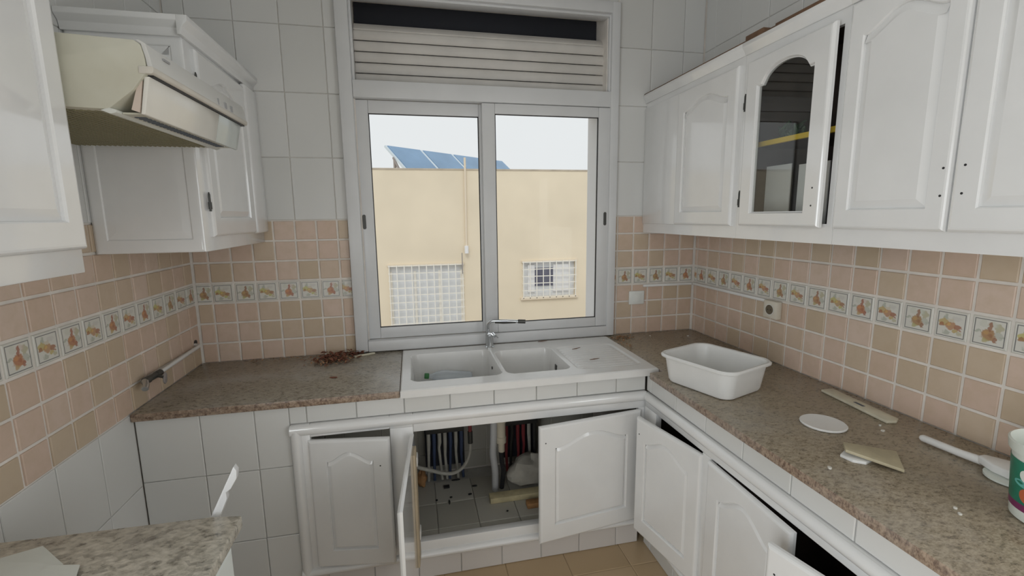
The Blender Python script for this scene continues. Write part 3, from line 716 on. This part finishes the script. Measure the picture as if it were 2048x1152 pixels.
def smoothp(p, k=4):
    p = [Vector(q) for q in p]; r = []
    for i in range(len(p)-1):
        a, b_, c, d_ = p[max(i-1, 0)], p[i], p[i+1], p[min(i+2, len(p)-1)]
        for j in range(k):
            t = j/k; r.append(.5*((2*b_)+(-a+c)*t+(2*a-5*b_+4*c-d_)*t*t+(-a+3*b_-3*c+d_)*t**3))
    return r+[p[-1]]
MB().tube(smoothp(pth), .010, 10).build('hose', 'white_pipe', hs, smooth=True)
MB().tube([(.272, 2.44, .33), (.272, 2.44, .40)], .014, 12).build('hose_nut', 'dark_metal', hs, smooth=True)
MB().tube([(.272, 2.44, .40), (.272, 2.44, .47), (.272, D-.002, .47)], .010, 12).build('wall_elbow', 'red_pipe', hs, smooth=True)
dr = thing('drain_pipe', (.41, 2.3, FL), 'grey and cream plastic sink drain hanging under the bowls', 'pipe')
MB().lathe([(.018, 0), (.018, .05), (.027, .052), (.027, .085), (.024, .087), (.024, .165), (.028, .168), (.028, .20), (.022, .203), (.022, .36)], (.425, 2.30, .335), 20).build('trap_body', 'pvc_cream', dr, smooth=True)
MB().tube(smoothp([(.385, 2.30, .56), (.383, 2.30, .42), (.378, 2.30, .33), (.386, 2.30, .25), (.390, 2.31, .20), (.392, 2.33, FL+.002)]), .019, 14).build('waste_pipe', 'pvc_grey', dr, smooth=True)
MB().tube(smoothp([(.424, 2.31, .335), (.43, 2.32, .26), (.44, 2.33, .20), (.43, 2.34, FL+.002)]), .013, 10).build('siphon_hose', 'black_rubber', dr, smooth=True)
def blob(name, m, c, r, seed, label, cat):
    random.seed(seed); mb = MB(); vs = []; fs = []; nu, nv = 20, 12
    for j in range(nv+1):
        for i in range(nu):
            t = 2*PI*i/nu; p = PI*j/nv; q = 1+.12*math.sin(3*t+seed)+.10*math.sin(5*p+2*t)+random.uniform(-.05, .05)
            vs.append((c[0]+r[0]*q*math.sin(p)*math.cos(t), c[1]+r[1]*q*math.sin(p)*math.sin(t), max(c[2], c[2]+r[2]-r[2]*math.cos(p)*q)))
    for j in range(nv):
        for i in range(nu): fs.append((j*nu+i, j*nu+(i+1) % nu, (j+1)*nu+(i+1) % nu, (j+1)*nu+i))
    return tag(mb.add(vs, fs).build(name, m, smooth=True, mesh_origin=True, weld=True), label, cat)
blob('sack', 'sack', (.60, 2.345, FL+.001), (.13, .08, .085), 3, 'crumpled whitish sack under the sink behind the half-open door', 'sack')
tag(MB().box(.345, .66, 2.205, 2.262, FL+.001, FL+.032).build('wood_plank', 'plank_yellow', bevel=.003, mesh_origin=True), 'pale yellow wooden plank lying on the cabinet floor', 'plank')
tag(MB().box(.525, .60, 2.12, 2.165, FL+.001, FL+.03).build('wood_block', 'rust_orange', bevel=.004, mesh_origin=True), 'small brown block in front of the yellow plank', 'block')
blob('rusty_lump', 'rust_orange', (-.005, 2.46, FL+.001), (.03, .03, .045), 5, 'rust orange lump in the dark corner under the hose', 'lump')
random.seed(11)
for i, (x, y, l, w_, lab) in enumerate([(.129, 2.418, .032, .026, 'square black scrap on the cabinet floor'), (.133, 2.275, .012, .045, 'thin upright black splinter on the cabinet floor'), (.249, 2.320, .022, .013, 'black crumb nearest the drain pipe on the cabinet floor'), (.185, 2.475, .05, .010, 'long black sliver at the back of the cabinet floor'),
                                    (.285, 2.392, .035, .012, 'bent black scrap between hose and drain'), (.145, 2.315, .018, .010, 'small black crumb beside the upright splinter'), (.068, 2.305, .012, .012, 'leftmost black crumb on the cabinet floor'), (.42, 2.13, .012, .010, 'black crumb in front of the yellow plank')]):
    mb = MB().prism([(x+l/2*math.cos(t)*random.uniform(.7, 1), y+w_/2*math.sin(t)*random.uniform(.7, 1)) for t in [2*PI*k/9 for k in range(9)]], 'z', FL+.0005, FL+.006)
    if i == 0:
        mb = MB()
        for bx in ((x-.016, x+.016, y-.013, y-.006), (x-.016, x+.016, y+.006, y+.013), (x-.016, x-.008, y-.006, y+.006), (x+.008, x+.016, y-.006, y+.006)): mb.box(*bx, FL+.0005, FL+.008)
    tag(mb.build('black_scrap', 'black_rubber', mesh_origin=True), lab, 'scrap', 'black scraps under the sink')

# ================================================================== things on the right worktop
tb = thing('wash_basin', (1.255, 1.690, ZT), 'white plastic washing-up basin on the right worktop', 'basin'); tb.rotation_euler = (0, 0, math.radians(19.5))
def rrect(hx, hy, r, n=8):
    o = []
    for cx, cy_, a0 in ((hx-r, hy-r, 0), (-hx+r, hy-r, PI/2), (-hx+r, -hy+r, PI), (hx-r, -hy+r, 1.5*PI)):
        for k in range(n+1): t = a0+PI/2*k/n; o.append((cx+r*math.cos(t), cy_+r*math.sin(t)))
    return o
def loft(secs):
    mb = MB(); n = len(secs[0][0]); vs = [(x, y, z) for s_, z in secs for x, y in s_]; fs = []
    for k in range(len(secs)-1):
        for i in range(n): fs.append((k*n+i, k*n+(i+1) % n, (k+1)*n+(i+1) % n, (k+1)*n+i))
    return mb, vs, fs, n
secs = [(rrect(.118, .142, .04), .001), (rrect(.126, .150, .045), .004), (rrect(.131, .155, .048), .014), (rrect(.146, .170, .055), .118), (rrect(.143, .167, .053), .118), (rrect(.128, .152, .046), .016), (rrect(.118, .142, .04), .008)]
mb, vs, fs, n = loft(secs); fs += [tuple(range(n))[::-1], tuple(range((len(secs)-1)*n, len(secs)*n))]; mb.add(vs, fs).build('tub', 'plastic_white', tb, smooth=True, local=True)
secs = [(rrect(.145, .169, .055), .116), (rrect(.152, .176, .058), .113), (rrect(.160, .184, .062), .117), (rrect(.161, .185, .062), .123), (rrect(.155, .179, .06), .129), (rrect(.146, .170, .055), .127), (rrect(.143, .167, .053), .117), (rrect(.145, .169, .055), .116)]
mb, vs, fs, n = loft(secs); mb.add(vs, fs).build('rim', 'plastic_white', tb, smooth=True, local=True)
tag(MB().lathe([(.066, 0), (.071, .002), (.072, .006), (.069, .0085), (.064, .0075), (.0, .0075)], (1.384, 1.259, ZT+.0005), 40, cap=False).build('round_lid', 'plastic_white', smooth=True, mesh_origin=True), 'round white plastic lid lying on the right worktop', 'lid')
st = thing('flat_strip', (1.646, 1.36, ZT), 'cream flat plastic strip with a slot lying near the right wall', 'strip')
st.rotation_euler = (0, 0, math.radians(-5.5))
MB().prism([(-.030, -.152), (.006, -.156), (.030, -.140), (.030, .152), (-.026, .150)], 'z', .0005, .011).build('strip_body', 'board_cream', st, bevel=.003, local=True)
MB().box(-.008, .004, -.03, .012, .0108, .0116).build('slot', 'printed_dark', st, local=True)
mb = MB().add([(1.288, 1.097, ZT+.020), (1.249, 1.053, ZT+.022), (1.337, .947, ZT+.004), (1.409, 1.027, ZT+.010), (1.288, 1.097, ZT+.029), (1.249, 1.053, ZT+.031), (1.337, .947, ZT+.013), (1.409, 1.027, ZT+.019)],
              [(0, 3, 2, 1), (4, 5, 6, 7), (0, 1, 5, 4), (1, 2, 6, 5), (2, 3, 7, 6), (3, 0, 4, 7)])
tag(mb.build('broken_tile', 'beige_tile', bevel=.001, mesh_origin=True), 'broken beige tile tilted up on the right worktop', 'tile')
tag(MB().prism([(1.246, 1.066), (1.252, 1.030), (1.278, 1.010), (1.345, 1.03), (1.29, 1.088)], 'z', ZT+.0005, ZT+.009).build('white_shard', 'plastic_white', bevel=.001, mesh_origin=True), 'white shard under the broken beige tile', 'shard')
br = thing('plastic_brush', (1.6, .95, ZT), 'long white plastic brush lying by the right wall', 'brush')
MB().tube([(1.583, 1.087, ZT+.014), (1.583, 1.08, ZT+.014), (1.590, .98, ZT+.014), (1.596, .93, ZT+.016)], [.007, .0115, .0115, .013], 14).build('handle', 'plastic_white', br, smooth=True)
mb = MB().prism([(1.584, .935), (1.609, .935), (1.640, .885), (1.640, .82), (1.560, .82), (1.562, .885)], 'z', ZT+.010, ZT+.034); mb.build('head', 'plastic_white', br, bevel=.006, seg=3)
MB().lathe([(.05, 0), (.056, .003), (.056, .009), (.0, .010)], (1.586, .855, ZT+.0005), 32, cap=False).build('head_base', 'bucket_white', br, smooth=True)
# bucket
BCX, BCY = 1.470, .695
bk = thing('paint_bucket', (BCX, BCY, ZT), 'green and white printed plastic bucket at the right edge of the worktop', 'bucket')
def brad(z): return .083+.013*z/.19
MB().lathe([(.078, .0), (brad(.004), .004), (brad(.165), .165), (brad(.168)+.006, .168), (brad(.19)+.007, .19), (brad(.193)+.003, .193), (brad(.18)-.003, .18), (.080, .006), (0, .006)], (BCX, BCY, ZT+.0005), 48, cap=False).build('bucket_body', 'bucket_white', bk, smooth=True)
def band(name, m, z0, z1, a0=0, a1=2*PI, e=.0008):
    n = max(4, int(48*(a1-a0)/(2*PI))); vs = []; fs = []
    for k in range(n+1):
        t = a0+(a1-a0)*k/n
        for z in (z0, z1): r = brad(z)+e; vs.append((BCX+r*math.cos(t), BCY+r*math.sin(t), ZT+.0005+z))
    fs = [(2*k, 2*k+2, 2*k+3, 2*k+1) for k in range(n)]
    return MB().add(vs, fs).build(name, m, bk, smooth=True)
lab = band('printed_label', 'bucket_green', .045, .150)
band('printed_band', 'bucket_purple', .028, .045)
ca = math.atan2(-BCY, -BCX)-math.radians(62)
def patch(name, m, ac, zc, ra, rz, e):
    vs = [(BCX+(brad(zc)+e)*math.cos(ac), BCY+(brad(zc)+e)*math.sin(ac), ZT+zc)]; n = 24
    for k in range(n):
        t = 2*PI*k/n; zz = zc+rz*math.sin(t); a_ = ac+ra*math.cos(t); r = brad(zz)+e; vs.append((BCX+r*math.cos(a_), BCY+r*math.sin(a_), ZT+zz))
    MB().add(vs, [(0, k+1, (k+1) % n+1) for k in range(n)]).build(name, m, bk, smooth=True)
patch('printed_motif', 'bucket_white', ca+.42, .118, .20, .016, .0016); patch('printed_motif', 'bucket_teal', ca+.40, .098, .34, .010, .0015)
patch('printed_motif', 'bucket_red', ca+.44, .070, .20, .018, .0016)
# crumbs
random.seed(21)
for i, (x, y, lab_) in enumerate([(1.30, .795, 'larger white plaster chip near the front edge of the right worktop'), (1.285, .775, 'small white plaster chip near the front edge of the right worktop'), (1.565, 1.205, 'white plaster chip beside the end of the cream strip'), (1.535, 1.17, 'white plaster chip between strip and broken tile'),
                                 (1.40, 2.50, 'white crumb in the corner of the right worktop by the window'), (1.62, 2.44, 'pale chip in the far right corner of the worktop'), (1.16, 1.02, 'pale chip near the granite edge by the broken tile')]):
    r = random.uniform(.0045, .0075)
    tag(MB().prism([(x+r*math.cos(t)*random.uniform(.6, 1), y+r*math.sin(t)*random.uniform(.6, 1)) for t in [2*PI*k/7 for k in range(7)]], 'z', ZT+.0003, ZT+.0045).build('plaster_chip', 'plastic_dirty', mesh_origin=True), lab_, 'chip', 'plaster chips on the right worktop')
# dry leaves
def leaves(name, spots, m2, label):
    mb = MB()
    for x, y, s_, zz in spots:
        a = random.uniform(0, 2*PI); ca_, sa = math.cos(a), math.sin(a); tl = random.uniform(-.5, .5); c2_ = random.uniform(.1, .5)
        pts = [(-1, 0, 0), (-.4, .4, c2_), (.3, .38, c2_*.8), (1, 0, .1), (.3, -.38, c2_*.7), (-.4, -.4, c2_)]
        vs = [(x+s_*(px*ca_-py*sa), y+s_*(px*sa+py*ca_), max(ZT+.0015, zz+s_*(pz+px*tl))) for px, py, pz in pts] + [(x, y, zz+.001)]
        mb.add(vs, [(6, i, (i+1) % 6) for i in range(6)])
    me = mb.build(name, m2, mesh_origin=True); return tag(me, label, 'leaves', kind='stuff')
sp_ = [(random.gauss(-.425, .06), random.gauss(2.485, .04), random.uniform(.007, .018), ZT+random.uniform(.002, .026)) for _ in range(190)]
sp_ += [(random.gauss(-.335, .03), random.gauss(2.535, .012), random.uniform(.006, .016), ZT+random.uniform(.002, .018)) for _ in range(50)]
sp_ = [(min(x, -.10), min(y, 2.535 if x > -.34 else 2.575), s_, z) for x, y, s_, z in sp_]
leaves('dry_leaves', sp_, 'leaf_brown', 'heap of dry reddish leaves on the left worktop by the window')
sp_ = [(random.gauss(-.44, .055), random.gauss(2.435, .03), random.uniform(.006, .013), ZT+random.uniform(.003, .016)) for _ in range(90)]
sp_ += [(random.uniform(-.85, -.45), random.uniform(2.53, 2.58), random.uniform(.005, .010), ZT+.003) for _ in range(36)]
leaves('leaf_crumbs', sp_, 'leaf_tan', 'tan leaf crumbs scattered along the back of the left worktop')
tag(MB().prism([(-.405, 2.195), (-.39, 2.184), (-.370, 2.187), (-.372, 2.193), (-.39, 2.199)], 'z', ZT+.0003, ZT+.004).build('leaf_flake', 'leaf_brown', mesh_origin=True), 'single dark red flake on the left worktop', 'leaf')
tag(MB().prism([(-.335, 2.505), (-.24, 2.545), (-.225, 2.538), (-.325, 2.492)], 'z', ZT+.0003, ZT+.009).build('wood_sliver', 'board_cream', bevel=.001, mesh_origin=True), 'pale wood sliver beside the dry leaves', 'wood scrap')
sp_ = [(random.uniform(1.15, 1.30), random.gauss(2.50, .025), random.uniform(.006, .014), ZT+.003) for _ in range(50)] + [(random.uniform(1.145, 1.19), random.uniform(2.3, 2.5), random.uniform(.005, .010), ZT+.003) for _ in range(24)]
leaves('leaf_crumbs', [(x, min(y, 2.55), s_, z) for x, y, s_, z in sp_], 'leaf_tan', 'tan crumbs at the right end of the sink drainer')
for x, y, r_, lab_ in ((.86, 2.33, .4, 'dark twig on the drainer ribs nearer the window'), (.885, 2.13, .1, 'dark twig on the drainer ribs nearer the front'), (.72, 2.525, -.2, 'dark leaf stalk against the window frame behind the sink')):
    tag(MB().tube([(x-.025, y-.006*r_, ZT+.0075), (x, y, ZT+.0095), (x+.028, y+.03*r_, ZT+.0105)], [.0015, .003, .0012], 6).build('twig', 'brown_wood', mesh_origin=True), lab_, 'twig', 'twigs on the sink')

# ================================================================== wall fittings
sw = thing('light_switch', (1.349, D, 1.048), 'white light switch on the back wall right of the window', 'switch')
MB().box(1.298, 1.400, D-.011, D-.0008, 1.047, 1.131).build('plate', 'switch_white', sw, bevel=.004); MB().box(1.322, 1.376, D-.015, D-.011, 1.063, 1.115).build('rocker', 'switch_white', sw, bevel=.002)
rw = thing('cable_trunking', (1.74, 2.3, 1.156), 'thin white cable trunking running below the decorated tile band', 'trunking')
MB().box(1.392, XR-.016, D-.013, D-.0008, 1.154, 1.169).build('trunking_run', 'plastic_white', rw, bevel=.002)
MB().box(XR-.014, XR-.0008, 1.956, D-.0135, 1.155, 1.170).build('trunking_run', 'plastic_white', rw, bevel=.002)
so = thing('wall_socket', (XR, 1.908, 1.086), 'cream round-pin wall socket on the right wall', 'socket')
MB().box(XR-.032, XR-.0008, 1.863, 1.952, 1.084, 1.172).build('box', 'socket_cream', so, bevel=.006)
MB().tube([(XR-.0335, 1.908, 1.128), (XR-.031, 1.908, 1.128)], .030, 28).build('bezel', 'plastic_dirty', so, smooth=False)
MB().tube([(XR-.0345, 1.908, 1.128), (XR-.031, 1.908, 1.128)], .0235, 28).build('recess', 'socket_hole', so)
for s_ in (-.009, .009): MB().tube([(XR-.0352, 1.908+s_, 1.128), (XR-.033, 1.908+s_, 1.128)], .0028, 10).build('pin_hole', 'black_rubber', so)
gp = thing('gas_pipe', (XL+.03, 2.2, .95), 'white pipe with a brass-handled valve on the left wall above the worktop', 'pipe')
MB().tube([(XL+.0005, 2.53, .978), (XL+.022, 2.52, .976), (XL+.03, 2.50, .975), (XL+.03, 2.13, .966)], .0085, 12).build('pipe', 'plastic_white', gp, smooth=True)
MB().tube([(XL+.03, 2.135, .966), (XL+.03, 2.10, .966)], .014, 8).tube([(XL+.03, 2.10, .966), (XL+.03, 2.045, .967)], .0125, 12).tube([(XL+.03, 2.045, .967), (XL+.03, 2.02, .967)], .015, 8).build('valve_body', 'dark_metal', gp, smooth=True)
MB().tube([(XL+.03, 2.095, .966), (XL+.062, 2.09, .958)], .006, 10).build('valve_stem', 'dark_metal', gp, smooth=True)
MB().prism([(2.108, .975), (2.118, .960), (2.112, .932), (2.098, .925), (2.088, .935), (2.090, .965)], 'x', XL+.058, XL+.064).build('valve_handle', 'steel_post', gp, bevel=.002)
MB().tube([(XL+.03, 2.02, .967), (XL+.045, 1.995, .960), (XL+.05, 1.975, .950)], [.013, .011, .012], 12).build('hose_end', 'chrome', gp, smooth=True)
MB().tube([(XL-.001, 2.54, .986), (XL+.004, 2.54, .986)], .014, 14).build('wall_hole', 'black_rubber', gp)

# ================================================================== left worktop near the camera
lt = tag(MB().prism([(XL+.002, .42), (-.450, .42), (-.450, 1.178), (-.515, 1.190), (XL+.002, 1.203)], 'z', .832, ZT).build('granite_worktop', 'granite_grey', bevel=.003, mesh_origin=True), 'grey granite worktop at the near left corner', 'worktop')
lc = thing('base_cabinet', (-.78, .8, FZ), 'pale mint white base cabinet under the near left worktop', 'cabinet')
MB().box(XL+.001, -.492, .42, 1.170, FZ, .831).build('carcass', 'mint_white', lc, bevel=.002)
door(lc, (-.474, .80), (-.474, 1.166), .02, .775, m='mint_white'); door(lc, (-.474, .43), (-.474, .795), .02, .775, m='mint_white')
# ogee moulding leaning behind it
prof = [(-.470, .978), (-.464, .966), (-.466, .945), (-.482, .918), (-.494, .910), (-.493, .893), (-.512, .850), (-.945, FZ+.001), (-.985, FZ+.001), (-.540, .838)]
tag(MB().prism(prof, 'y', 1.212, 1.230).build('ogee_moulding', 'window_white', bevel=.001, mesh_origin=True), 'white wooden moulding with an ogee-cut end sticking up behind the near left worktop', 'moulding')
p1 = thing('paper_sheet', (-.88, 1.08, ZT), 'larger folded pale paper sheet on the near left worktop', 'paper', 'paper sheets on the near left worktop')
MB().prism([(-1.02, .98), (-.955, 1.12), (-.858, 1.158), (-.770, 1.08), (-.80, .95)], 'z', ZT+.0005, ZT+.003).build('sheet', 'paper', p1)
MB().add([(-.858, 1.158, ZT+.0035), (-.770, 1.08, ZT+.0035), (-.80, .95, ZT+.004), (-.93, 1.0, ZT+.018), (-.93, 1.12, ZT+.008)], [(0, 1, 2, 3, 4)]).build('folded_flap', 'paper', p1)
p2 = thing('paper_sheet', (-.74, 1.02, ZT), 'smaller flat paper sheet nearer the edge of the near left worktop', 'paper', 'paper sheets on the near left worktop')
MB().prism([(-.80, 1.082), (-.732, 1.068), (-.700, .99), (-.72, .90), (-.82, .92)], 'z', ZT+.0032, ZT+.0052).build('sheet', 'paper', p2)

# ================================================================== OUTSIDE
BY = 8.0
nb = thing('neighbour_building', (2, 9, -1.2), 'pale yellow rendered house across the yard with barred windows', 'building')
W1 = (-.40, .838, -1.1, .78); W2 = (1.925, 2.912, .135, .775)
mb = holed(-9, 12, -1.2, 2.375, BY, BY+.25, [W1, W2]); mb.box(-9, 12, BY+.25, BY+8, -1.2, 1.95); mb.build('wall', 'stucco_yellow', nb)
MB().box(-9, 12, BY-.01, BY+.26, 2.375, 2.40).build('parapet_cap', 'stucco_top', nb)
def barred(x0, x1, z0, z1, nxb, nzb, name):
    f = MB().box(x0, x1, BY+.05, BY+.09, z0, z1).build(name, 'ext_shutter', nb)
    def sub(nm, m, mbb): mbb.v = [tuple(Vector(v)-ORG[nb.name]) for v in mbb.v]; return mbb.build(nm, m, f, local=True)
    sub('window_sill', 'ext_sill', MB().box(x0-.05, x1+.05, BY-.05, BY+.02, z0-.04, z0-.002)); sub('window_head', 'ext_sill', MB().box(x0-.03, x1+.03, BY-.03, BY+.01, z1+.002, z1+.03))
    for i in range(nxb+1): x = x0+(x1-x0)*i/nxb; sub('grille_bar', 'grille_white', MB().box(x-.007, x+.007, BY-.05, BY-.038, z0-.02, z1+.02))
    for i in range(nzb+1): z = z0+(z1-z0)*i/nzb; sub('grille_bar', 'grille_white', MB().box(x0-.02, x1+.02, BY-.038, BY-.028, z-.007, z+.007))
    return f, sub
f, sub = barred(*W1, 10, 15, 'window')
for x in (-.40, 0.0, .42, .80): sub('shutter_stile', 'ext_sill' if x > 1 else 'grille_white', MB().box(x, x+.04, BY+.03, BY+.05, W1[2], W1[3]-.1))
f, sub = barred(*W2, 8, 5, 'window')
sub('pane', 'ext_pane', MB().box(2.15, 2.50, BY+.03, BY+.049, .33, .66)); sub('shutter_leaf', 'reveal_white', MB().box(2.02, 2.15, BY+.02, BY+.049, .22, .72)); sub('shutter_leaf', 'reveal_white', MB().box(2.50, 2.80, BY+.02, BY+.049, .22, .72))
MB().tube([(.925, BY-.03, 2.58), (.925, BY-.03, 2.36), (.915, BY-.02, 1.0)], .018, 10).build('conduit', 'ext_sill', nb, smooth=True)
MB().tube([(.913, BY-.06, .97), (.913, BY-.06, 1.10)], .035, 12).build('conduit_box', 'reveal_white', nb, smooth=True)
MB().tube([(.83, BY-.08, .62), (.83, BY-.08, .98)], .008, 6).build('loose_rod', 'steel_post', nb)
so_ = thing('solar_array', (1.0, 11.5, 1.95), 'blue tilted solar panels on the neighbouring flat roof', 'solar panel')
k_ = 10.5/9
TL = Vector((-.407*k_, 9*k_, HC+(2.917-HC)*k_)); TR_ = Vector((1.777*k_*1.244, 9*k_*1.244, TL.z))
dvec = (TR_-TL); nrm = Vector((dvec.y, -dvec.x, 0)).normalized()
dn = (nrm*math.cos(math.radians(40))+Vector((0, 0, -math.sin(math.radians(40))))).normalized()*1.75
th = dvec.normalized().cross(dn).normalized()*.05
def slab(a, b_, c, d_, nm, m, tt): 
    vs = [a, b_, c, d_, a+tt, b_+tt, c+tt, d_+tt]; return MB().add(vs, [(0, 1, 2, 3), (7, 6, 5, 4), (0, 4, 5, 1), (1, 5, 6, 2), (2, 6, 7, 3), (3, 7, 4, 0)]).build(nm, m, so_)
if th.z > 0: th = -th
N = 4
for i in range(N):
    a = TL+dvec*(i/N+.012); b_ = TL+dvec*((i+1)/N-.012)
    slab(a+dn*.015, b_+dn*.015, b_+dn*.98, a+dn*.98, 'solar_module', 'solar_blue', th)
slab(TL+th*.3, TR_+th*.3, TR_+dn+th*.3, TL+dn+th*.3, 'support_frame', 'solar_frame', th*.9)
for f_ in (.0, .5, .94):
    p = TL+dvec*f_+dn*.25+th*1.2; MB().tube([(p.x, p.y, 1.952), p], .03, 8).build('support_post', 'steel_post', so_)
    q = TL+dvec*f_+dn*.22+th*1.2; MB().tube([(q.x-.5*nrm.x*0+.6*nrm.x, q.y+.6*nrm.y, 1.96), q], .025, 8).build('support_brace', 'steel_post', so_)
tag(MB().box(-30, 30, D+.28, 40, -1.4, -1.2).build('ground', 'ground'), 'bare ground between the houses', kind='structure')
